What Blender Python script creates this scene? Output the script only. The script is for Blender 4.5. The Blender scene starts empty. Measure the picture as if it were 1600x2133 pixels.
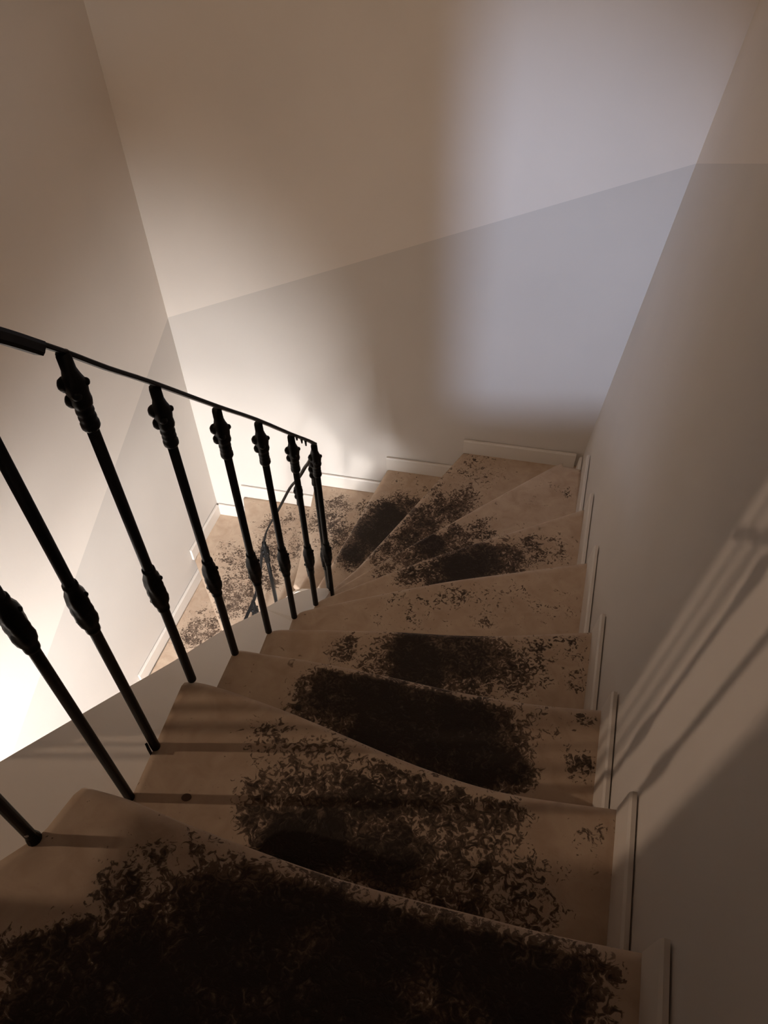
import bpy, bmesh, math, random
from mathutils import Vector, Matrix
random.seed(7)

# ------------------------------------------------------------------ camera
ZO = 3.94                      # eye height above the ground floor; plan x,y measured from the eye
scene = bpy.context.scene
cam_d = bpy.data.cameras.new('camera'); cam = bpy.data.objects.new('camera', cam_d)
scene.collection.objects.link(cam)
cam_d.sensor_fit = 'HORIZONTAL'; cam_d.sensor_width = 36.0; cam_d.lens = 1606.0 / 1600.0 * 36.0
cam_d.clip_start = 0.02
PITCH, ROLL = math.radians(47.35), math.radians(-1.92)
fw = Vector((0, math.cos(PITCH), -math.sin(PITCH))); up0 = Vector((0, math.sin(PITCH), math.cos(PITCH))); rt0 = Vector((1, 0, 0))
rt = rt0 * math.cos(ROLL) + up0 * math.sin(ROLL); up = up0 * math.cos(ROLL) - rt0 * math.sin(ROLL)
cam.matrix_world = Matrix(((rt.x, up.x, -fw.x, 0), (rt.y, up.y, -fw.y, 0), (rt.z, up.z, -fw.z, ZO), (0, 0, 0, 1)))
scene.camera = cam

# ------------------------------------------------------------------ world, lamps, exposure
vs = scene.view_settings
vs.view_transform = 'Standard'; vs.look = 'None'; vs.gamma = 1.0; vs.exposure = 0.0; vs.use_curve_mapping = False
w = bpy.data.worlds.new('world'); scene.world = w; w.use_nodes = True
w.node_tree.nodes['Background'].inputs[0].default_value = (0.5, 0.36, 0.25, 1)
w.node_tree.nodes['Background'].inputs[1].default_value = 0.0
scene.cycles.max_bounces = 10; scene.cycles.diffuse_bounces = 8

def lamp(name, loc, watt, col, rad, aim=None, cone=180, blend=.3):
    """bulb, or shaded lamp throwing a cone when aim is given"""
    d = bpy.data.lights.new(name, 'SPOT' if aim else 'POINT'); d.energy = watt; d.color = col; d.shadow_soft_size = rad
    o = bpy.data.objects.new(name, d); scene.collection.objects.link(o); o.location = (loc[0], loc[1], loc[2] + ZO)
    if aim:
        d.spot_size = math.radians(cone); d.spot_blend = blend
        o.rotation_euler = (Vector(aim) - Vector(loc)).to_track_quat('-Z', 'Y').to_euler()
    return o
lamp('lower_hall_lamp', (-.98, -.90, -1.90), 860.0, (0.95, 0.97, 1.0), 0.45, (-.95, 2.2, -2.55), 70, .6)      # shaded hall lamp of the floor below
lamp('lower_hall_fill', (-.80, -1.2, -1.75), 250.0, (1.0, 0.96, 0.93), 0.1)                                    # added point fill that lifts the ambient bounce
lamp('stairwell_fill', (-.40, .60, 1.0), 52.0, (1.0, 0.75, 0.53), 0.15, (-.05, 2.5, -1.4), 78, 1.0)            # added warm fill for the upper walls and treads, unseen
lamp('window_street_lamp', (-8.0, 1.04, 2.29), 620.0, (1.0, 0.74, 0.54), 0.06)    # warm lamp outside the side window
lamp('upper_room_lamp', (-1.289, -2.6, 0.49), 760.0, (0.56, 0.70, 1.0), 0.055, (.50, 2.6, -1.55), 23, 1.0)     # cool reading lamp in the room behind the door

# ------------------------------------------------------------------ materials
def newmat(name):
    m = bpy.data.materials.new(name); m.use_nodes = True
    return m, m.node_tree.nodes, m.node_tree.links, m.node_tree.nodes['Principled BSDF']

def paint(name, col, rough=0.75, var=0.04, bump=0.0006):
    m, N, L, b = newmat(name)
    tc = N.new('ShaderNodeTexCoord')
    n1 = N.new('ShaderNodeTexNoise'); n1.inputs['Scale'].default_value = 1.7; n1.inputs['Detail'].default_value = 4
    n2 = N.new('ShaderNodeTexNoise'); n2.inputs['Scale'].default_value = 90; n2.inputs['Detail'].default_value = 3
    L.new(tc.outputs['Object'], n1.inputs['Vector']); L.new(tc.outputs['Object'], n2.inputs['Vector'])
    r = N.new('ShaderNodeValToRGB'); L.new(n1.outputs['Fac'], r.inputs['Fac'])
    r.color_ramp.elements[0].position = .3; r.color_ramp.elements[1].position = .7
    r.color_ramp.elements[0].color = (*[c * (1 - var) for c in col], 1); r.color_ramp.elements[1].color = (*[min(1, c * (1 + var)) for c in col], 1)
    L.new(r.outputs['Color'], b.inputs['Base Color'])
    bp = N.new('ShaderNodeBump'); bp.inputs['Strength'].default_value = .35; bp.inputs['Distance'].default_value = bump
    L.new(n2.outputs['Fac'], bp.inputs['Height']); L.new(bp.outputs['Normal'], b.inputs['Normal'])
    b.inputs['Roughness'].default_value = rough
    return m

M_UP = paint('wall_paint_upper', (0.72, 0.652, 0.585))
M_LO = paint('wall_paint_dado', (0.60, 0.55, 0.50))
M_SK = paint('skirting_paint', (0.66, 0.605, 0.545), .45, .02, .0003)
M_STR = paint('string_paint', (0.72, 0.65, 0.57), .6, .03)
M_CEIL = paint('ceiling_paint', (0.74, 0.66, 0.58))
M_FLOOR = paint('floor_tile', (0.42, 0.35, 0.28), .5, .1)
M_DOOR = paint('door_paint', (0.16, 0.10, 0.065), .5)
M_REAR = paint('landing_paint', (0.15, 0.115, 0.09))

def iron():
    m, N, L, b = newmat('black_iron')
    tc = N.new('ShaderNodeTexCoord'); n = N.new('ShaderNodeTexNoise'); n.inputs['Scale'].default_value = 60; n.inputs['Detail'].default_value = 4
    L.new(tc.outputs['Object'], n.inputs['Vector'])
    r = N.new('ShaderNodeValToRGB'); L.new(n.outputs['Fac'], r.inputs['Fac'])
    r.color_ramp.elements[0].color = (.005, .0045, .0045, 1); r.color_ramp.elements[1].color = (.010, .009, .0085, 1)
    L.new(r.outputs['Color'], b.inputs['Base Color'])
    bp = N.new('ShaderNodeBump'); bp.inputs['Strength'].default_value = .3; bp.inputs['Distance'].default_value = .001
    L.new(n.outputs['Fac'], bp.inputs['Height']); L.new(bp.outputs['Normal'], b.inputs['Normal'])
    b.inputs['Roughness'].default_value = .42; b.inputs['Specular IOR Level'].default_value = .11
    return m
M_IRON = iron()

def tread_mat():
    """beige floor covering, dark trodden stain with ragged flaking edges; 'stain' says where it is trodden"""
    m, N, L, b = newmat('worn_stair_covering')
    tc = N.new('ShaderNodeTexCoord')
    def noise(scale, detail=3, dist=0.0, rough=.55):
        n = N.new('ShaderNodeTexNoise'); n.inputs['Scale'].default_value = scale; n.inputs['Detail'].default_value = detail
        n.inputs['Distortion'].default_value = dist; n.inputs['Roughness'].default_value = rough
        L.new(tc.outputs['Object'], n.inputs['Vector']); return n
    def math_(op, a, bb, c=None):
        n = N.new('ShaderNodeMath'); n.operation = op
        for i, v in enumerate((a, bb, c)):
            if v is None: continue
            if isinstance(v, (int, float)): n.inputs[i].default_value = v
            else: L.new(v, n.inputs[i])
        return n.outputs[0]
    def smooth(v, a, bb):
        n = N.new('ShaderNodeMapRange'); n.interpolation_type = 'SMOOTHSTEP'
        n.inputs['From Min'].default_value = a; n.inputs['From Max'].default_value = bb
        L.new(v, n.inputs['Value']); return n.outputs['Result']
    at = N.new('ShaderNodeAttribute'); at.attribute_name = 'stain'
    flakes = noise(66, 3.5, 1.5, .6); mid = noise(17, 4, .6); big = noise(4, 3)
    t = math_('MULTIPLY_ADD', math_('SUBTRACT', flakes.outputs['Fac'], .5), 2.0, at.outputs['Fac'])
    t = math_('MULTIPLY_ADD', math_('SUBTRACT', mid.outputs['Fac'], .5), 1.1, t)
    dark = smooth(t, .46, .60)
    # a few loose specks everywhere
    specks = noise(38, 2, .8)
    sp = smooth(specks.outputs['Fac'], .70, .76)
    base = N.new('ShaderNodeValToRGB'); L.new(mid.outputs['Fac'], base.inputs['Fac'])
    base.color_ramp.elements[0].position = .3; base.color_ramp.elements[1].position = .72
    base.color_ramp.elements[0].color = (.43, .31, .222, 1); base.color_ramp.elements[1].color = (.545, .42, .314, 1)
    drk = N.new('ShaderNodeValToRGB'); L.new(smooth(math_('MULTIPLY_ADD', math_('SUBTRACT', big.outputs['Fac'], .5), .6, t), .5, 1.25), drk.inputs['Fac'])
    e = drk.color_ramp.elements; e[0].position = 0; e[1].position = 1
    e[0].color = (.155, .104, .072, 1); e[1].color = (.028, .019, .0135, 1)
    e2 = drk.color_ramp.elements.new(.45); e2.color = (.060, .040, .028, 1)
    mx = N.new('ShaderNodeMixRGB'); L.new(math_('MULTIPLY', sp, .7), mx.inputs[0]); L.new(base.outputs['Color'], mx.inputs[1]); mx.inputs[2].default_value = (.13, .085, .058, 1)
    mx2 = N.new('ShaderNodeMixRGB'); L.new(dark, mx2.inputs[0]); L.new(mx.outputs[0], mx2.inputs[1]); L.new(drk.outputs['Color'], mx2.inputs[2])
    L.new(mx2.outputs[0], b.inputs['Base Color'])
    hgt = math_('MULTIPLY_ADD', flakes.outputs['Fac'], at.outputs['Fac'], math_('MULTIPLY', mid.outputs['Fac'], .35))
    hgt = math_('SUBTRACT', hgt, math_('MULTIPLY', dark, .35))
    bp = N.new('ShaderNodeBump'); bp.inputs['Strength'].default_value = .8; bp.inputs['Distance'].default_value = .0045
    L.new(hgt, bp.inputs['Height']); L.new(bp.outputs['Normal'], b.inputs['Normal'])
    b.inputs['Roughness'].default_value = .72; b.inputs['Specular IOR Level'].default_value = .25
    return m
M_TREAD = tread_mat()

def plain(name, col, rough=.7):
    m, N, L, b = newmat(name); tc = N.new('ShaderNodeTexCoord'); n = N.new('ShaderNodeTexNoise'); n.inputs['Scale'].default_value = 40
    L.new(tc.outputs['Object'], n.inputs['Vector']); r = N.new('ShaderNodeValToRGB'); L.new(n.outputs['Fac'], r.inputs['Fac'])
    r.color_ramp.elements[0].color = (*[c * .85 for c in col], 1); r.color_ramp.elements[1].color = (*[c * 1.15 for c in col], 1)
    L.new(r.outputs['Color'], b.inputs['Base Color']); b.inputs['Roughness'].default_value = rough
    return m
M_RISER = plain('riser_paint', (.30, .235, .18)); M_SPOT = plain('dark_spot', (.03, .018, .012)); M_CHIP = plain('white_chip', (.6, .55, .5))

def glass():
    m, N, L, b = newmat('window_glass'); N.remove(b)
    t = N.new('ShaderNodeBsdfTransparent'); g = N.new('ShaderNodeBsdfGlossy'); g.inputs['Roughness'].default_value = .05
    mx = N.new('ShaderNodeMixShader'); mx.inputs[0].default_value = .06
    L.new(t.outputs[0], mx.inputs[1]); L.new(g.outputs[0], mx.inputs[2]); L.new(mx.outputs[0], N['Material Output'].inputs['Surface'])
    return m
M_GLASS = glass()

# ------------------------------------------------------------------ helpers
def obj(name, verts, faces, mats, parent=None, smooth=False, kind=None, label=None, cat=None, fm=None):
    me = bpy.data.meshes.new(name)
    me.from_pydata([(v[0], v[1], v[2] + ZO) for v in verts], [], faces); me.update()
    bm = bmesh.new(); bm.from_mesh(me); bmesh.ops.recalc_face_normals(bm, faces=bm.faces); bm.to_mesh(me); bm.free()
    for m in (mats if isinstance(mats, (list, tuple)) else [mats]): me.materials.append(m)
    if fm:
        for p, i in zip(me.polygons, fm): p.material_index = i
    if smooth:
        for p in me.polygons: p.use_smooth = True
    o = bpy.data.objects.new(name, me); scene.collection.objects.link(o)
    if parent: o.parent = parent
    if kind: o['kind'] = kind
    if label: o['label'] = label
    if cat: o['category'] = cat
    return o

def empty(name, loc, **props):
    o = bpy.data.objects.new(name, None); scene.collection.objects.link(o)
    o.empty_display_size = .1
    for k, v in props.items(): o[k] = v
    return o

def prism(poly, z0, z1):
    """vertical prism over a plan polygon"""
    n = len(poly); V = [(x, y, z0) for x, y in poly] + [(x, y, z1) for x, y in poly]
    F = [tuple(range(n)), tuple(range(n, 2 * n))] + [(i, (i + 1) % n, n + (i + 1) % n, n + i) for i in range(n)]
    return V, F

def join(parts):
    V, F = [], []
    for v, f in parts:
        o = len(V); V += v; F += [tuple(i + o for i in q) for q in f]
    return V, F

def box8(c):
    """hexahedron from 4 front and 4 back corners"""
    return list(c), [(0, 1, 2, 3), (4, 5, 6, 7), (0, 1, 5, 4), (1, 2, 6, 5), (2, 3, 7, 6), (3, 0, 4, 7)]

def resample(pts, n):
    pts = [Vector(p) for p in pts]; d = [0]
    for a, b in zip(pts, pts[1:]): d.append(d[-1] + (b - a).length)
    out = []
    for i in range(n + 1):
        t = d[-1] * i / n; k = 0
        while k < len(d) - 2 and d[k + 1] < t: k += 1
        s = (t - d[k]) / max(1e-9, d[k + 1] - d[k]); out.append(pts[k].lerp(pts[k + 1], min(1, max(0, s))))
    return out

def spline(pts, n):
    """Catmull-Rom through the points, n samples per span"""
    P = [Vector(p) for p in pts]; P = [P[0] * 2 - P[1]] + P + [P[-1] * 2 - P[-2]]; out = []
    for i in range(1, len(P) - 2):
        a, b, c, d = P[i - 1:i + 3]
        for j in range(n):
            t = j / n
            out.append(.5 * ((2 * b) + (c - a) * t + (2 * a - 5 * b + 4 * c - d) * t * t + (3 * b - a - 3 * c + d) * t ** 3))
    out.append(P[-2]); return out

# ------------------------------------------------------------------ room shell
RISE = .18
def zt(k): return -(6.89 + k) * RISE                                        # top of tread k (0 is the step under the eye)
def rx(y, z): return .403 + .3028 * y + .1128 * z                           # leaning right wall, skirting face
def by(x): return (2.6785 - .2409 * x) / .9705                              # back wall, skirting face
def lx(y): return (-1.7718 + .2949 * y) / .9555                             # left wall, skirting face
G = .016                                                                   # walls stand this far behind the skirting faces
TOP, BOT = 1.65, -3.94
CL = Vector((-.947, 3.012))                                                 # back left corner of the walls
def corner_r(z):                                                            # where right wall meets back wall at height z
    x = .9
    for _ in range(20): x = rx(by(x) + G, z) + G
    return Vector((x, by(x) + G))

# back wall, with painted dado running down with the flight
def dado_back(x): return -1.935 + (x - CL.x) * (.832 / (1.034 - CL.x))
nz = 8
def wallface(lower, upper, thick, mats, name):
    """lower/upper: functions u -> (bottom, line, top) points; wall made of two painted faces and a back"""
    V = []; F = []; fm = []
    for i, (a, b, c) in enumerate(lower): V += [a, b, c]
    n = len(lower)
    for i in range(n - 1):
        o = 3 * i; F += [(o, o + 3, o + 4, o + 1), (o + 1, o + 4, o + 5, o + 2)]; fm += [1, 0]
    m = len(V)
    V += [tuple(Vector(v) + Vector(thick)) for v in V]
    for i in range(n - 1):
        o = m + 3 * i; F += [(o, o + 3, o + 5, o + 2)]; fm += [0]
    # rim
    top = [3 * i + 2 for i in range(n)]; bot = [3 * i for i in range(n)]
    for i in range(n - 1):
        F += [(top[i], top[i + 1], top[i + 1] + m, top[i] + m), (bot[i], bot[i + 1], bot[i + 1] + m, bot[i] + m)]; fm += [0, 1]
    for e in (0, n - 1):
        o = 3 * e; F += [(o, o + 1, o + 2, o + 2 + m, o + m)]; fm += [0]
    return obj(name, V, F, mats, kind='structure', fm=fm)

cr_b, cr_t = corner_r(BOT), corner_r(TOP); zc = -1.103; cr_d = corner_r(zc)
wallface([((CL.x, CL.y, BOT), (CL.x, CL.y, dado_back(CL.x)), (CL.x, CL.y, TOP)),
          ((cr_b.x, cr_b.y, BOT), (cr_d.x, cr_d.y, zc), (cr_t.x, cr_t.y, TOP))], None, (.03, .12, 0), [M_UP, M_LO], 'wall_back')
YR = -2.9
def rpt(y, z): return (rx(y, z) + G, y, z)
def dado_right(y): return zc + (cr_d.y - y) * .433
wallface([((cr_b.x, cr_b.y, BOT), (cr_d.x, cr_d.y, zc), (cr_t.x, cr_t.y, TOP)),
          (rpt(1.2, BOT), rpt(1.2, dado_right(1.2)), rpt(1.2, TOP)), (rpt(YR, BOT), rpt(YR, dado_right(YR)), rpt(YR, TOP))],
         None, (.12, -.03, 0), [M_UP, M_LO], 'wall_right')
# left wall with a narrow side window (beyond the left edge of the view)
WY0, WY1, WZ0, WZ1 = .455, .865, -1.15, .75
def lpt(y, z): return (lx(y) - G, y, z)
def dado_left(y): return -1.935 - (CL.y - y) * .478 * 1.045
def lwall():
    V, F, fm = [], [], []
    def quad(y0, y1, za, zb, mi):
        a = [lpt(y0, za[0]), lpt(y1, za[1]), lpt(y1, zb[1]), lpt(y0, zb[0])]
        b = [(x - .14, y, z) for x, y, z in a]; o = len(V); V.extend(a + b)
        F.extend([tuple(o + i for i in q) for q in ((0, 1, 2, 3), (4, 5, 6, 7), (0, 1, 5, 4), (1, 2, 6, 5), (2, 3, 7, 6), (3, 0, 4, 7))]); fm.extend([mi] * 6)
    d = dado_left
    for y0, y1 in ((CL.y + .1, WY1), (WY0, YR)):
        quad(y0, y1, (BOT, BOT), (d(y0), d(y1)), 1); quad(y0, y1, (d(y0), d(y1)), (TOP, TOP), 0)
    quad(WY1, WY0, (BOT, BOT), (d(WY1), d(WY0)), 1); quad(WY1, WY0, (d(WY1), d(WY0)), (WZ0, WZ0), 0); quad(WY1, WY0, (WZ1, WZ1), (TOP, TOP), 0)
    return obj('wall_left', V, F, [M_UP, M_LO], kind='structure', fm=fm)
lwall()
# window in the left wall: frame, bars, pane
win = empty('window_1', (0, 0, 0), kind='structure')
def wbar(name, y0, y1, z0, z1, d0, d1, mat=M_SK):
    c = [(lx(y0) - G - d0, y0, z0), (lx(y1) - G - d0, y1, z0), (lx(y1) - G - d0, y1, z1), (lx(y0) - G - d0, y0, z1)]
    c2 = [(lx(y0) - G - d1, y0, z0), (lx(y1) - G - d1, y1, z0), (lx(y1) - G - d1, y1, z1), (lx(y0) - G - d1, y0, z1)]
    v, f = box8(c + c2); return obj(name, v, f, mat, parent=win)
wbar('window_frame', WY0, WY0 + .025, WZ0, WZ1, .03, .09); wbar('window_frame', WY1 - .012, WY1, WZ0, WZ1, .03, .09)
wbar('window_frame', WY0 + .025, WY1 - .012, WZ0, WZ0 + .05, .03, .09); wbar('window_frame', WY0 + .025, WY1 - .012, WZ1 - .05, WZ1, .03, .09)
wbar('glazing_bar', .818, .834, WZ0 + .05, WZ1 - .05, .045, .075); wbar('glazing_bar', .782, .800, WZ0 + .05, WZ1 - .05, .045, .075)
wbar('window_pane', WY0 + .026, WY1 - .013, WZ0 + .051, WZ1 - .051, .080, .084, M_GLASS)
wbar('light_block_panel', WY0 + .002, .60, -.60, WZ1, .092, .115)  # added out of view to keep window light off the near right wall
# rear wall on the upper landing, with an added door leaf whose gap shapes the cool light
YB = -1.1; DX0, DX1 = -.857, -.577
LAND = -.34
rl, rr_ = lx(YB) - .15, .45
v, f = join([prism([(rl, YB - .1), (DX0, YB - .1), (DX0, YB), (rl, YB)], BOT, TOP), prism([(.16, YB - .1), (rr_, YB - .1), (rr_, YB), (.16, YB)], BOT, TOP),
             prism([(DX0, YB - .1), (.16, YB - .1), (.16, YB), (DX0, YB)], 1.6, TOP)])
obj('wall_rear', v, f, M_REAR, kind='structure')
door = empty('added_door', (0, 0, 0), kind='structure')
v, f = prism([(DX1, YB - .07), (.16, YB - .07), (.16, YB - .03), (DX1, YB - .03)], LAND + .005, 1.6)
obj('light_gap_leaf', v, f, M_DOOR, parent=door)
v, f = join([prism([(-.53, YB - .03), (-.51, YB - .03), (-.51, YB + .02), (-.53, YB + .02)], .65, .67), prism([(-.53, YB + .01), (-.42, YB + .01), (-.42, YB + .03), (-.53, YB + .03)], .65, .67)])
obj('door_handle', v, f, M_IRON, parent=door)
v, f = prism([(lx(YR) - .1, YR), (.6, YR), (.42, YB + .1), (-.9, YB + .1), (lx(YB + .1) - .1, YB + .1)], LAND - .2, LAND)
obj('landing', v, f, M_DOOR, kind='structure')
v, f = prism([(-3, YR - .1), (2, YR - .1), (2, 3.4), (-3, 3.4)], TOP, TOP + .1); obj('ceiling', v, f, M_CEIL, kind='structure')
v, f = prism([(-3, YR - .1), (2, YR - .1), (2, 3.4), (-3, 3.4)], BOT - .1, BOT); obj('floor', v, f, M_FLOOR, kind='structure')
v, f = prism([(-3, YR - .1), (2, YR - .1), (2, YR), (-3, YR)], BOT, TOP); obj('wall_far_room', v, f, M_UP, kind='structure')
# unseen walls added for the light: one cuts off the hall lamp, one blocks bounce
v, f = prism([(lx(.30) - .1, .18), (rx(.24, -1.6), .18), (rx(.24, -1.6), .30), (lx(.30) - .1, .30)], -1.94, -1.36)
obj('light_cutoff_wall', v, f, M_UP, kind='structure')
v, f = prism([(-1.02, YB), (-.94, YB), (-.94, .38), (-1.02, .38)], -1.94, TOP)
obj('bounce_block_wall', v, f, M_REAR, kind='structure')
v, f = prism([(-1.02, YB), (rx(YB, .5) + .05, YB), (rx(.45, .5) + .05, .45), (-1.02, .45)], .50, .60)
obj('overhead_light_block', v, f, M_REAR, kind='structure')                      # unseen slab added to shade the steps and wall near the eye
# ------------------------------------------------------------------ staircase
# nosing lines in plan, from the well to the wall
NOSE = {
 -4: [(-1.0, -.40), (-.6, -.62), (-.2, -.76), (.12, -.86)],
 -3: [(-.95, -.20), (-.6, -.38), (-.2, -.50), (.19, -.60)],
 -2: [(-.88, .02), (-.6, -.12), (-.2, -.25), (.24, -.36)],
 -1: [(-.75, .25), (-.60, .17), (-.3, .09), (0, .03), (.29, -.05)],
 0: [(-.52, .545), (-.505, .542), (-.43, .518), (-.324, .473), (-.092, .387), (.121, .327), (.229, .298), (.355, .27)],
 1: [(-.432, .846), (-.42, .847), (-.356, .829), (-.188, .758), (.039, .648), (.207, .586), (.414, .547), (.43, .545)],
 2: [(-.376, 1.034), (-.36, 1.036), (-.306, 1.024), (-.185, .998), (-.013, .952), (.164, .901), (.336, .863), (.49, .842)],
 3: [(-.330, 1.208), (-.31, 1.214), (-.264, 1.214), (-.011, 1.198), (.251, 1.173), (.57, 1.172)],
 4: [(-.290, 1.378), (-.275, 1.392), (-.223, 1.414), (.145, 1.491), (.394, 1.525), (.67, 1.558)],
 5: [(-.242, 1.563), (-.225, 1.576), (-.176, 1.598), (.166, 1.746), (.755, 1.956)],
 6: [(-.205, 1.742), (-.125, 1.80), (.188, 2.015), (.723, 2.366), (.78, 2.375), (.85, 2.35)],
 7: [(-.232, 1.88), (-.135, 1.977), (-.056, 2.076), (.387, 2.672)],
 8: [(-.297, 2.045), (-.21, 2.232), (.026, 2.757)],
 9: [(-.43, 2.195), (-.403, 2.39), (-.354, 2.847)],
 10: [(-.615, 2.10), (-.628, 2.174), (-.766, 2.948)],
 11: [(-.72, 1.96), (-.828, 2.207), (-.896, 2.366), (-1.03, 2.672)],
 12: [(-.79, 1.78), (-1.225, 2.02)],
 13: [(-.86, 1.56), (-1.30, 1.76)],
 14: [(-.93, 1.34), (-1.40, 1.50)],
}
INNER = {1: [(-.52, .545), (-.493, .60), (-.47, .69)], 8: [], 0: [(-.76, .30), (-.617, .43), (-.561, .471)]}
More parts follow.
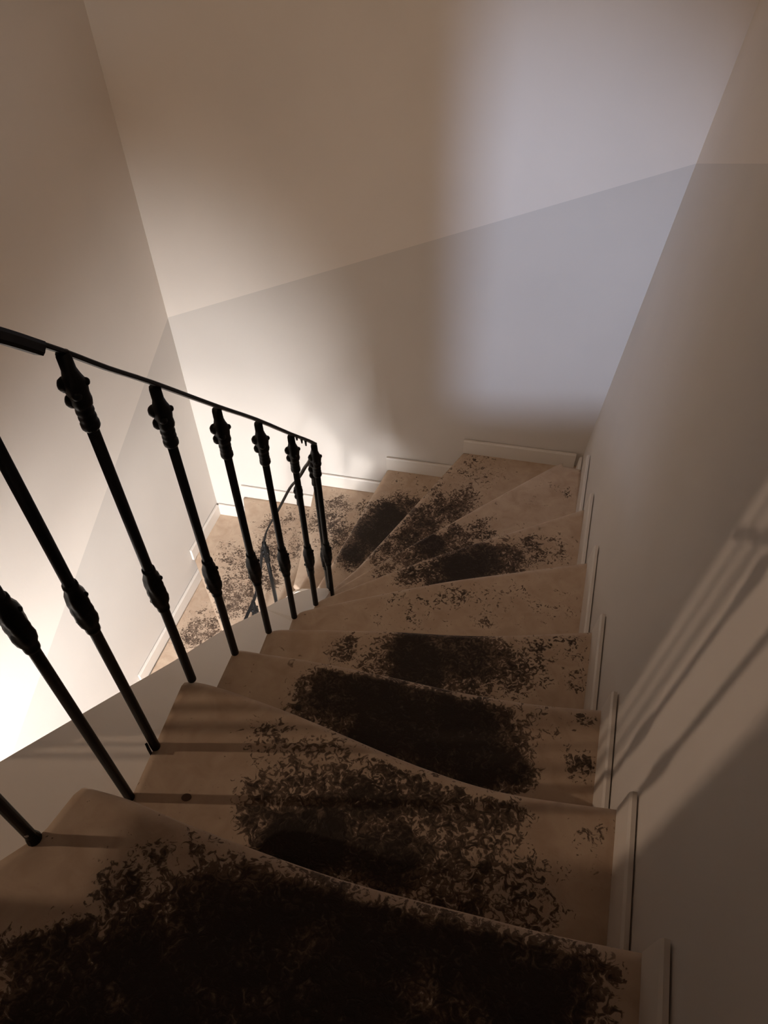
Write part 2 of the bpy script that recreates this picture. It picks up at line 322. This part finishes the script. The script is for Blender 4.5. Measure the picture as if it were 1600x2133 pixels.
STAINS = {
 -2: [(-.45, -.05, .12, .06, .9), (-.2, -.14, .14, .07, 1), (.03, -.22, .10, .06, .8)],
 -1: [(-.42, .05, .12, .06, .9), (-.18, -.02, .14, .08, 1), (.06, -.10, .12, .07, .85)],
 0: [(-.40, .17, .13, .07, 1), (-.15, .15, .14, .08, 1), (.08, .14, .13, .08, .95), (-0.224, 0.391, 0.044, 0.034, 0.7), (-0.134, 0.354, 0.079, 0.061, 1), (-0.021, 0.299, 0.09, 0.068, 1), (0.114, 0.265, 0.088, 0.065, 1), (-0.23, 0.306, 0.119, 0.091, 1), (-0.365, 0.285, 0.083, 0.062, 0.9), (-0.471, 0.294, 0.063, 0.047, 0.75), (-0.089, 0.23, 0.106, 0.077, 1), (0.176, 0.222, 0.086, 0.062, 1), (-0.42, 0.384, 0.044, 0.034, 0.55), (-0.37, 0.431, 0.038, 0.03, 0.5), (-0.298, 0.451, 0.038, 0.031, 0.55), (-0.532, 0.29, 0.049, 0.037, 0.7), (0.05, 0.316, 0.063, 0.047, 0.9), (0.216, 0.262, 0.067, 0.05, 0.9), (-0.288, 0.224, 0.1, 0.072, 1), (-0.473, 0.224, 0.08, 0.058, 0.9)],
 1: [(-0.243, 0.708, 0.057, 0.05, 0.5), (-0.164, 0.646, 0.074, 0.063, 0.62), (-0.235, 0.601, 0.045, 0.038, 0.75), (-0.158, 0.51, 0.087, 0.07, 1), (-0.054, 0.568, 0.098, 0.082, 0.8), (-0.021, 0.473, 0.085, 0.068, 0.85), (0.072, 0.582, 0.08, 0.068, 0.72), (0.117, 0.493, 0.094, 0.076, 0.65), (0.183, 0.542, 0.061, 0.05, 0.7), (0.187, 0.434, 0.083, 0.065, 0.55), (0.094, 0.421, 0.074, 0.058, 0.7), (0.223, 0.394, 0.049, 0.037, 0.7), (-0.109, 0.683, 0.066, 0.057, 0.5), (0.002, 0.631, 0.055, 0.047, 0.7), (0.215, 0.457, 0.05, 0.04, 0.5), (0.234, 0.364, 0.032, 0.024, 0.55), (0.171, 0.373, 0.048, 0.036, 0.6), (-0.259, 0.566, 0.036, 0.029, 0.8), (0.368, 0.502, 0.034, 0.028, 0.35), (0.363, 0.436, 0.033, 0.026, 0.3)],
 2: [(-0.125, 0.899, 0.078, 0.071, 0.95), (-0.025, 0.908, 0.089, 0.082, 1), (-0.016, 0.811, 0.097, 0.086, 1), (0.093, 0.843, 0.098, 0.089, 1), (0.177, 0.804, 0.096, 0.086, 0.85), (0.191, 0.736, 0.083, 0.072, 1), (0.25, 0.713, 0.051, 0.044, 0.9), (0.087, 0.751, 0.063, 0.054, 1), (0.297, 0.823, 0.075, 0.068, 0.55), (0.36, 0.809, 0.053, 0.048, 0.35), (-0.191, 0.877, 0.05, 0.045, 0.7), (-0.124, 0.839, 0.044, 0.038, 0.7), (-0.218, 0.967, 0.046, 0.042, 0.25), (0.437, 0.818, 0.027, 0.024, 0.55), (0.404, 0.707, 0.036, 0.031, 0.5)],
 3: [(-0.123, 1.145, 0.045, 0.043, 0.6), (0.013, 1.124, 0.064, 0.061, 0.75), (0.077, 1.122, 0.077, 0.074, 1), (0.074, 1.063, 0.076, 0.071, 0.95), (0.192, 1.11, 0.09, 0.086, 0.85), (0.279, 1.084, 0.076, 0.072, 0.8), (0.326, 1.053, 0.056, 0.053, 0.7), (0.21, 1.029, 0.075, 0.07, 0.7), (-0.052, 1.082, 0.045, 0.041, 0.55), (0.398, 1.109, 0.064, 0.061, 0.5), (0.369, 1.009, 0.049, 0.046, 0.4), (0.503, 1.12, 0.051, 0.05, 0.4), (0.483, 1.019, 0.037, 0.035, 0.4)],
 4: [(0.17, 1.424, 0.075, 0.075, 0.38), (0.094, 1.39, 0.074, 0.074, 0.33), (0.288, 1.401, 0.089, 0.09, 0.33), (0.262, 1.439, 0.06, 0.061, 0.4), (0.409, 1.414, 0.074, 0.075, 0.28), (-0.009, 1.431, 0.06, 0.06, 0.22), (0.521, 1.373, 0.059, 0.059, 0.25)],
 5: [(0.093, 1.651, 0.059, 0.06, 0.6), (0.195, 1.668, 0.076, 0.078, 0.8), (0.264, 1.687, 0.076, 0.079, 0.95), (0.352, 1.716, 0.076, 0.08, 0.85), (0.439, 1.734, 0.077, 0.081, 0.7), (0.53, 1.763, 0.069, 0.073, 0.6), (0.613, 1.748, 0.06, 0.064, 0.4), (0.32, 1.739, 0.06, 0.063, 0.7), (0.163, 1.702, 0.051, 0.053, 0.6)],
 6: [(-0.007, 1.841, 0.046, 0.047, 0.55), (0.087, 1.896, 0.056, 0.058, 0.7), (0.183, 1.941, 0.066, 0.07, 0.9), (0.28, 1.974, 0.066, 0.071, 0.75), (0.38, 2.02, 0.057, 0.062, 0.6), (0.256, 1.913, 0.056, 0.059, 0.6), (0.442, 2.055, 0.038, 0.042, 0.35), (0.592, 2.155, 0.029, 0.033, 0.35), (0.744, 2.23, 0.04, 0.046, 0.4)],
 7: [(0.056, 2.098, 0.081, 0.086, 0.7), (0.165, 2.229, 0.094, 0.103, 0.8), (0.276, 2.309, 0.095, 0.106, 0.75), (0.343, 2.35, 0.075, 0.084, 0.65), (-0.026, 2.049, 0.06, 0.063, 0.6), (0.119, 2.148, 0.082, 0.088, 0.8), (0.222, 2.461, 0.109, 0.126, 0.4), (0.45, 2.544, 0.11, 0.13, 0.35), (0.356, 2.485, 0.087, 0.101, 0.35)],
 8: [(-0.136, 2.229, 0.076, 0.08, 0.85), (-0.047, 2.34, 0.1, 0.108, 1), (0.021, 2.427, 0.09, 0.099, 1), (0.092, 2.5, 0.08, 0.089, 0.8), (-0.158, 2.188, 0.054, 0.056, 0.8), (-0.005, 2.251, 0.065, 0.069, 0.85), (0.122, 2.643, 0.094, 0.107, 0.3), (0.188, 2.575, 0.069, 0.078, 0.3)],
 9: [(-0.265, 2.57, 0.084, 0.092, 0.65), (-0.192, 2.472, 0.082, 0.088, 0.7), (-0.243, 2.667, 0.085, 0.095, 0.6), (-0.286, 2.445, 0.07, 0.075, 0.5), (-0.121, 2.662, 0.061, 0.067, 0.4), (-0.337, 2.573, 0.06, 0.065, 0.55)],
 10: [(-0.56, 2.71, 0.102, 0.111, 0.5), (-0.599, 2.548, 0.099, 0.105, 0.55), (-0.502, 2.576, 0.099, 0.106, 0.5), (-0.462, 2.775, 0.09, 0.099, 0.45), (-0.611, 2.392, 0.096, 0.099, 0.6)],
 11: [(-0.811, 2.639, 0.091, 0.095, 0.5), (-0.768, 2.475, 0.114, 0.117, 0.62), (-0.805, 2.353, 0.087, 0.087, 0.6), (-0.709, 2.38, 0.087, 0.087, 0.6), (-0.875, 2.743, 0.053, 0.056, 0.4)],
 12: [(-0.995, 2.397, 0.09, 0.089, 0.45), (-1.008, 2.306, 0.089, 0.087, 0.6), (-0.935, 2.333, 0.077, 0.075, 0.6), (-1.054, 2.278, 0.076, 0.074, 0.5)],
}

stairs = empty('staircase', (0, 0, 0), label='winding wooden staircase descending round a well, beige covering with dark trodden stains', category='staircase')

def stain_at(k, x, y):
    d = 0.0
    for cx, cy, ra, rb, wt in STAINS.get(k, ()):
        ra *= 1.25; rb *= 1.25
        q = ((x - cx) / ra) ** 2 + ((y - cy) / rb) ** 2
        d = max(d, wt * (1.28 if k == 0 else 1.25 if wt > .84 else 1.0) * max(0.0, min(1.0, 1.55 - 1.1 * math.sqrt(q))))
    return d

def make_tread(k):
    NU, NV, TH, OV = 64, 26, .042, .028
    z = zt(k)
    Fc = resample(spline(NOSE[k], 6), NU)
    Bn = resample(spline(NOSE[k - 1], 6), NU)
    Bc = []
    for a, b in zip(Fc, Bn):
        d = (b - a); d = d / max(1e-6, d.length); Bc.append(b + d * .03)
    Bc = [b if i else Bn[0] for i, b in enumerate(Bc)]
    # side towards the well and side towards the wall
    inner = [Fc[0]] + [Vector(p) for p in reversed(INNER.get(k, []))] + [Bc[0]]
    wall = [Fc[-1], Bc[-1]]
    if k == 7: wall = [Fc[-1], Vector((corner_r(z).x, corner_r(z).y)), Bc[-1]]
    if k == 11: wall = [Fc[-1], CL, Bc[-1]]
    I = resample(inner, NV)
    if len(wall) == 3:
        h = NV // 2; W = resample(wall[:2], h) + resample(wall[1:], NV - h)[1:]
    else: W = resample(wall, NV)
    V, F, S = [], [], []
    def P(u, v, i, j):
        a = Fc[i] * (1 - v) + Bc[i] * v; b = I[j] * (1 - u) + W[j] * u
        c = (Fc[0] * (1 - u) * (1 - v) + Fc[-1] * u * (1 - v) + Bc[0] * (1 - u) * v + Bc[-1] * u * v)
        return a + b - c
    g = [[None] * (NV + 1) for _ in range(NU + 1)]
    rnd = random.Random(k)
    for i in range(NU + 1):
        for j in range(NV + 1):
            p = P(i / NU, j / NV, i, j)
            if j == 0: p = Fc[i]
            dz = -.007 if j == 0 else 0
            # worn hollow of the walking line
            g[i][j] = len(V); V.append((p.x, p.y, z + dz)); S.append(stain_at(k, p.x, p.y) * (.55 if j <= 1 and k < 3 else 1))
    for i in range(NU):
        for j in range(NV): F.append((g[i][j], g[i + 1][j], g[i + 1][j + 1], g[i][j + 1]))
    # rounded nosing: rows going down the front
    prof = [(.0045, -.014), (.0060, -.022), (.0045, -.030), (-.002, -.038), (-.012, -TH)]
    rows = [[g[i][0] for i in range(NU + 1)]]
    for off, dz in prof:
        r = []
        for i in range(NU + 1):
            t = Fc[min(NU, i + 1)] - Fc[max(0, i - 1)]; n = Vector((-t.y, t.x)); n.normalize()
            if (n.dot(Fc[i] - Bc[i])) < 0: n = -n
            p = Fc[i] + n * off; r.append(len(V)); V.append((p.x, p.y, z + dz)); S.append(.15)
        rows.append(r)
    for a, b in zip(rows, rows[1:]):
        for i in range(NU): F.append((a[i], b[i], b[i + 1], a[i + 1]))
    # under side, ends and back
    bot = [[None] * (NV + 1) for _ in range(NU + 1)]
    rim = [(i, NV) for i in range(NU, -1, -1)]
    low = {}
    def lowv(i, j):
        if j == 0: return rows[-1][i]
        if (i, j) not in low:
            x, y, _ = V[g[i][j]]; low[(i, j)] = len(V); V.append((x, y, z - TH)); S.append(0)
        return low[(i, j)]
    for j in range(NV):
        for i in (0, NU):
            if j == 0: F.append(tuple([r[i] for r in rows] + [lowv(i, 1), g[i][1]]))
            else: F.append((g[i][j], lowv(i, j), lowv(i, j + 1), g[i][j + 1]))
    for i in range(NU): F.append((g[i][NV], g[i + 1][NV], lowv(i + 1, NV), lowv(i, NV)))
    F.append(tuple(lowv(i, 0) for i in range(NU + 1)) + tuple(lowv(NU, j) for j in range(1, NV + 1)) + tuple(lowv(i, NV) for i in range(NU - 1, -1, -1)) + tuple(lowv(0, j) for j in range(NV - 1, 0, -1)))
    o = obj('tread', V, F, M_TREAD, parent=stairs, smooth=True)
    at = o.data.attributes.new('stain', 'FLOAT', 'POINT')
    for i, s in enumerate(S): at.data[i].value = s
    # riser under the nosing
    zb = zt(k + 1) if k < 14 else BOT
    A, B_ = [], []
    for i in range(0, NU + 1, 4):
        d = (Bc[i] - Fc[i]); d.normalize(); A.append(Fc[i] + d * OV); B_.append(Fc[i] + d * (OV + .02))
    v, f = prism([tuple(p) for p in A + B_[::-1]], zb + .001, z - TH - .001)
    obj('riser', v, f, M_RISER, parent=stairs)
    return o
TREADS = {k: make_tread(k) for k in range(-3, 15)}

# round marks and a filled hole lying in two treads
def disc(name, k, x, y, rx_, ry_, h, mat, rot=0):
    n = 14; ring = [(x + rx_ * math.cos(a) * math.cos(rot) - ry_ * math.sin(a) * math.sin(rot), y + rx_ * math.cos(a) * math.sin(rot) + ry_ * math.sin(a) * math.cos(rot)) for a in [2 * math.pi * i / n for i in range(n)]]
    z = zt(k); V = [(a, b, z - .003) for a, b in ring] + [(x + (a - x) * .8, y + (b - y) * .8, z + h) for a, b in ring]
    F = [tuple(range(n)), tuple(range(n, 2 * n))] + [(i, (i + 1) % n, n + (i + 1) % n, n + i) for i in range(n)]
    return obj(name, V, F, mat, parent=TREADS[k])
disc('screw_plug', 1, -.389, .5965, .0115, .009, .0012, plain('brown_plug', (.11, .065, .045)))
disc('screw_plug', 2, -.2115, .8735, .0085, .0085, .002, M_SPOT)

# waist slab: painted sloping ledge that carries the step ends along the well
def slope_z(y): return -1.43 - .758 * (y - .594)
INN = [(-.84, .21), (-.76, .30), (-.65, .395), (-.585, .455), (-.525, .535), (-.495, .60), (-.468, .70), (-.430, .85), (-.374, 1.035), (-.328, 1.21), (-.288, 1.38), (-.240, 1.57), (-.218, 1.68), (-.210, 1.725)]
OUT = [(-1.06, .22), (-.98, .40), (-.905, .57), (-.829, .736), (-.796, .804), (-.759, .88), (-.692, 1.017), (-.606, 1.188), (-.515, 1.397), (-.443, 1.513), (-.397, 1.61), (-.361, 1.663), (-.328, 1.71), (-.275, 1.745), (-.222, 1.745)]
n_l = 48
ia = resample(spline(INN, 6), n_l); oa = resample(spline(OUT, 6), n_l)
sv, sf = [], []
for i, (p, q) in enumerate(zip(ia, oa)):
    d = (p - q); d.normalize(); p2 = p + d * (.04 if i < n_l - 8 else .005)
    zp, zq = slope_z(p.y), slope_z(q.y)
    sv += [(p2.x, p2.y, zp), (q.x, q.y, zq), (q.x, q.y, zq - .10), (p2.x, p2.y, zp - .10)]
for i in range(n_l):
    o = 4 * i
    for q in range(4): sf.append((o + q, o + (q + 1) % 4, o + 4 + (q + 1) % 4, o + 4 + q))
sf += [(0, 1, 2, 3), (4 * n_l, 4 * n_l + 1, 4 * n_l + 2, 4 * n_l + 3)]
obj('waist_slab', sv, sf, M_STR, parent=stairs)
# saw-toothed face between the ledge and the step ends
for k in range(0, 7):
    ya = max(NOSE[k - 1][0][1], .26); yb = NOSE[k][0][1] - .03
    pts = [p for p in spline(INN, 10) if ya <= p.y <= yb and slope_z(p.y) - .01 < zt(k) - .05]
    if len(pts) < 2: continue
    V = []
    for p in pts:
        for dx in (.004, .019): V += [(p.x + dx, p.y, zt(k) - .043), (p.x + dx, p.y, slope_z(p.y) - .01)]
    F = []
    for q in range(len(pts) - 1):
        o = 4 * q; F += [(o, o + 4, o + 5, o + 1), (o + 2, o + 6, o + 7, o + 3), (o, o + 4, o + 6, o + 2), (o + 1, o + 5, o + 7, o + 3)]
    e = 4 * (len(pts) - 1); F += [(0, 1, 3, 2), (e, e + 1, e + 3, e + 2)]
    obj('step_end_board', V, F, M_STR, parent=stairs)
# string board round the turn and down the lower flight
WELL = [(-.212, 1.72, -2.42), (-.205, 1.80, -2.46), (-.232, 1.88, -2.535), (-.262, 1.965, -2.615), (-.297, 2.045, -2.715), (-.36, 2.13, -2.81), (-.43, 2.19, -2.90), (-.52, 2.175, -2.99), (-.60, 2.10, -3.075),
        (-.665, 2.02, -3.15), (-.72, 1.94, -3.25), (-.79, 1.76, -3.43), (-.86, 1.54, -3.61), (-.93, 1.32, -3.79)]
ws = spline(WELL, 5); sv, sf = [], []
for i, p in enumerate(ws):
    t = ws[min(len(ws) - 1, i + 1)] - ws[max(0, i - 1)]; n = Vector((-t.y, t.x, 0)); n.normalize()
    a, b = p + n * .001, p + n * .022
    zl = max(p.z - .30, BOT)
    sv += [(a.x, a.y, p.z), (b.x, b.y, p.z), (b.x, b.y, zl), (a.x, a.y, zl)]
m = len(ws)
for i in range(m - 1):
    o = 4 * i
    for q in range(4): sf.append((o + q, o + (q + 1) % 4, o + 4 + (q + 1) % 4, o + 4 + q))
sf += [(0, 1, 2, 3), (4 * m - 4, 4 * m - 3, 4 * m - 2, 4 * m - 1)]
obj('string_board', sv, sf, M_STR, parent=stairs)

# ------------------------------------------------------------------ skirting boards, one per step
SKH, SKT = .078, .012
sk_r = empty('baseboard_right', (0, 0, 0), kind='structure'); sk_b = empty('baseboard_back', (0, 0, 0), kind='structure'); sk_l = empty('baseboard_left', (0, 0, 0), kind='structure')
def board(parent, p0, p1, z, nrm, lean=0.0):
    """board standing on a tread: front face from p0 to p1, nrm points into the wall; chamfered top edge"""
    n = Vector(nrm); n.normalize(); V = []
    for p in (p0, p1):
        for d, h in ((0, 0), (0, SKH - .006), (.004, SKH), (SKT, SKH), (SKT, 0)):
            q = Vector((p[0] + lean * h, p[1])) + n * d; V.append((q.x, q.y, z + h))
    F = [(0, 1, 2, 3, 4), (5, 6, 7, 8, 9)] + [(i, (i + 1) % 5, 5 + (i + 1) % 5, 5 + i) for i in range(5)]
    return obj('skirting_board', V, F, M_SK, parent=parent)
nR = (.957, -.29); nB = (.2409, .9705); nL = (-.9555, .2949)
yw = {k: NOSE[k][-1][1] for k in range(-3, 7)}
for k in range(-2, 7):
    z = zt(k); y0, y1 = yw[k] + .004, yw[k - 1] - .02
    board(sk_r, (rx(y0, z), y0), (rx(y1, z), y1), z, nR, .1128)
y0, y1 = 2.53, yw[6]; board(sk_r, (rx(y0, zt(7)), y0), (rx(y1, zt(7)), y1), zt(7), nR, .1128)
xw = {k: NOSE[k][-1][0] for k in (7, 8, 9, 10)}
board(sk_b, (xw[7] - .004, by(xw[7] - .004)), (rx(2.53, zt(7)) - .005, by(rx(2.53, zt(7)) - .005)), zt(7), nB)
for k in (8, 9, 10): board(sk_b, (xw[k] - .006, by(xw[k] - .006)), (xw[k - 1] + .03, by(xw[k - 1] + .03)), zt(k), nB)
cl0 = (-.9312, by(-.9312))
board(sk_b, cl0, (xw[10] + .03, by(xw[10] + .03)), zt(11), nB)
yl = {11: 2.672, 12: 2.02, 13: 1.76, 14: 1.50}
board(sk_l, cl0, (lx(2.66), 2.66), zt(11), nL)
for k in (12, 13, 14): board(sk_l, (lx(yl[k - 1] + .02), yl[k - 1] + .02), (lx(yl[k] - .005), yl[k] - .005), zt(k), nL)
board(sk_l, (lx(1.50), 1.50), (lx(-.9), -.9), BOT, nL)

# ------------------------------------------------------------------ iron railing
rail = empty('stair_railing', (0, 0, 0), label='black wrought iron stair railing with ornamental collars on round balusters', category='railing')
def lathe(prof, cx, cy, n=14, mod=None):
    """prof: (z, r); mod(z, a) multiplies the radius"""
    V, F = [], []
    for z, r in prof:
        for i in range(n):
            a = 2 * math.pi * i / n; q = r * (mod(z, a) if mod else 1); V.append((cx + q * math.cos(a), cy + q * math.sin(a), z))
    for j in range(len(prof) - 1):
        for i in range(n): F.append((j * n + i, j * n + (i + 1) % n, (j + 1) * n + (i + 1) % n, (j + 1) * n + i))
    F += [tuple(range(n)), tuple(range((len(prof) - 1) * n, len(prof) * n))]
    return V, F
def ball(c, r, sx=1, sy=1, sz=1, n=10, m=7):
    V = [(c[0], c[1], c[2] + r * sz)]; F = []
    for j in range(1, m):
        t = math.pi * j / m
        for i in range(n):
            a = 2 * math.pi * i / n; V.append((c[0] + r * sx * math.sin(t) * math.cos(a), c[1] + r * sy * math.sin(t) * math.sin(a), c[2] + r * sz * math.cos(t)))
    V.append((c[0], c[1], c[2] - r * sz)); e = len(V) - 1
    for i in range(n):
        F.append((0, 1 + i, 1 + (i + 1) % n)); F.append((e, e - n + i, e - n + (i + 1) % n))
    for j in range(m - 2):
        for i in range(n): F.append((1 + j * n + i, 1 + j * n + (i + 1) % n, 1 + (j + 1) * n + (i + 1) % n, 1 + (j + 1) * n + i))
    return V, F

def baluster(x, y, zbase, ztop, foot=True, sc=1.0, ang=0.0):
    T = .0092 * sc; sc *= .86
    v, f = lathe([(zbase, T), (ztop, T)], x, y)
    tube = obj('baluster', v, f, M_IRON, parent=rail, smooth=True)
    z = ztop
    pr = [(z - .004, .0115), (z - .026, .0118), (z - .036, .0145), (z - .045, .0185), (z - .056, .0195), (z - .068, .0175), (z - .078, .0185), (z - .086, .0165), (z - .090, .0140),
          (z - .094, .0152), (z - .099, .0155), (z - .102, .0138), (z - .106, .0150), (z - .111, .0152), (z - .114, .0140), (z - .118, .0160), (z - .126, .0160), (z - .130, .0135), (z - .131, .0104)]
    parts = [lathe([(a, r * sc) for a, r in pr], x, y, 16, lambda zz, a: 1 + (.06 * math.cos(4 * a) if z - .09 < zz < z - .04 else 0))]
    ca, sa = math.cos(ang), math.sin(ang)
    for dx, dz, r in ((-.0138, -.050, .0132), (-.0128, -.078, .0125), (.0180, -.050, .0066)):   # scroll bosses
        parts.append(ball((x + dx * ca * sc, y + dx * sa * sc, z + dz), r * sc, 1, 1, 1.1))
    for dx, dz, r in ((.015, -.050, .009), (-.015, -.062, .009)):
        parts.append(ball((x - dx * sa * sc, y + dx * ca * sc, z + dz), r * sc))
    v, f = join(parts); obj('scroll_collar', v, f, M_IRON, parent=tube, smooth=True)
    c = z - .515
    if c - .07 > zbase:
        pr = [(c + .062, .0104), (c + .060, .0135), (c + .054, .0140), (c + .050, .0130), (c + .036, .0170), (c + .020, .0192), (c + .010, .0180), (c + .004, .0188), (c - .004, .0188), (c - .010, .0178),
              (c - .022, .0188), (c - .036, .0165), (c - .048, .0128), (c - .052, .0138), (c - .058, .0135), (c - .060, .0104)]
        v, f = lathe([(a, r * sc) for a, r in pr], x, y, 20, lambda zz, a: 1 + (.10 * math.cos(5 * a + 45 * (zz - c)) if abs(zz - c) < .045 else 0))
        parts = [(v, f)]
        for s in (-1, 1): parts.append(ball((x + s * .0165 * ca * sc, y + s * .0165 * sa * sc, c + .030 * s), .0052 * sc))
        v, f = join(parts); obj('leaf_collar', v, f, M_IRON, parent=tube, smooth=True)
    if foot:
        v, f = join([lathe([(zbase, .0145 * sc), (zbase + .006, .0135 * sc), (zbase + .018, T)], x, y, 12)])
        obj('foot', v, f, M_IRON, parent=tube)
    return tube

RAIL = [(-.88, .10, .10), (-.76, .26, -.02), (-.62, .40, -.135), (-.555, .475, -.20), (-.505, .56, -.29), (-.478, .64, -.372), (-.456, .70, -.435), (-.437, .769, -.505), (-.417, .845, -.585), (-.395, .918, -.669), (-.370, 1.01, -.768), (-.323, 1.186, -.964),
        (-.285, 1.347, -1.137), (-.240, 1.53, -1.345), (-.213, 1.645, -1.472), (-.202, 1.705, -1.540), (-.203, 1.735, -1.572), (-.212, 1.765, -1.620), (-.235, 1.82, -1.72), (-.262, 1.885, -1.81),
        (-.300, 1.955, -1.93), (-.345, 2.02, -2.04), (-.395, 2.065, -2.17), (-.445, 2.11, -2.30), (-.493, 2.13, -2.41), (-.525, 2.12, -2.52), (-.545, 2.10, -2.62), (-.565, 2.08, -2.70), (-.59, 2.05, -2.77), (-.64, 1.97, -2.84), (-.70, 1.83, -2.93), (-.77, 1.60, -3.05)]
def sweep(pts, hw, ht, n=3):
    """flat bar with rounded edges along a 3D path"""
    path = spline(pts, n); V, F = [], []
    sec = [(-hw, -ht * .5), (-hw * .8, -ht), (hw * .8, -ht), (hw, -ht * .5), (hw, ht * .5), (hw * .8, ht), (-hw * .8, ht), (-hw, ht * .5)]
    for i, p in enumerate(path):
        t = (path[min(len(path) - 1, i + 1)] - path[max(0, i - 1)]); t.normalize()
        s = t.cross(Vector((0, 0, 1))); s.normalize(); u = s.cross(t)
        for a, b in sec:
            q = p + s * a + u * b; V.append(tuple(q))
    k = len(sec)
    for i in range(len(path) - 1):
        for j in range(k): F.append((i * k + j, i * k + (j + 1) % k, (i + 1) * k + (j + 1) % k, (i + 1) * k + j))
    F += [tuple(range(k)), tuple(range((len(path) - 1) * k, len(path) * k))]
    return V, F
v, f = sweep(RAIL, .0072, .0034); obj('handrail', v, f, M_IRON, parent=rail)
lap = [(x, y, z - .0062) for x, y, z in RAIL[1:8]] + [(-.4245, .816, -.5615)]
v, f = sweep(lap, .0088, .0092); obj('handrail_splice', v, f, M_IRON, parent=rail)
def rz(y):
    for a, b in zip(RAIL, RAIL[1:]):
        if min(a[1], b[1]) <= y <= max(a[1], b[1]): return a[2] + (b[2] - a[2]) * (y - a[1]) / (b[1] - a[1])
for x, y, k in ((-.415, .849, 1), (-.373, 1.026, 2), (-.329, 1.207, 3), (-.287, 1.379, 4), (-.243, 1.556, 5), (-.204, 1.725, 6), (-.465, .70, 1)):
    baluster(x, y, zt(k), rz(y) - .003, foot=False, ang=.2)
baluster(-.496, .600, zt(1), rz(.60) - .003, foot=False, ang=.2)
baluster(-.573, .462, zt(0), -.19, ang=.2); baluster(-.70, .335, zt(0), -.075, ang=.2)
for x, y, zb, ztp in ((-.222, 1.795, -2.45, -1.675), (-.310, 1.972, -2.61, -1.955), (-.512, 2.125, -3.02, -2.47), (-.596, 2.045, -3.12, -2.785), (-.70, 1.83, -3.3, -2.935)):
    baluster(x, y, zb, ztp, foot=False, sc=.95, ang=.9)
# welded bits under the rail next to the turn
for t, h in ((.25, .012), (.45, .016), (.62, .020)):
    p = Vector((-.240, 1.53, -1.345)).lerp(Vector((-.202, 1.705, -1.540)), t); v, f = lathe([(p.z - h - .002, .0022), (p.z - h * .4, .0034), (p.z, .0048)], p.x, p.y, 8)
    obj('weld_drop', v, f, M_IRON, parent=rail)
# flat fixing bracket at the foot of one baluster, and chipped white paint on the nearest one
c = [(-.4765, .699), (-.4695, .687), (-.4735, .684), (-.4805, .696)]
v, f = prism(c, zt(1) - .030, zt(1) + .022)
obj('fixing_bracket', v, f, M_IRON, parent=rail)
v, f = ball((-.5715, .4545, zt(0) + .034), .0042, 1, .5, 1.2); obj('paint_chip', v, f, M_CHIP, parent=rail)
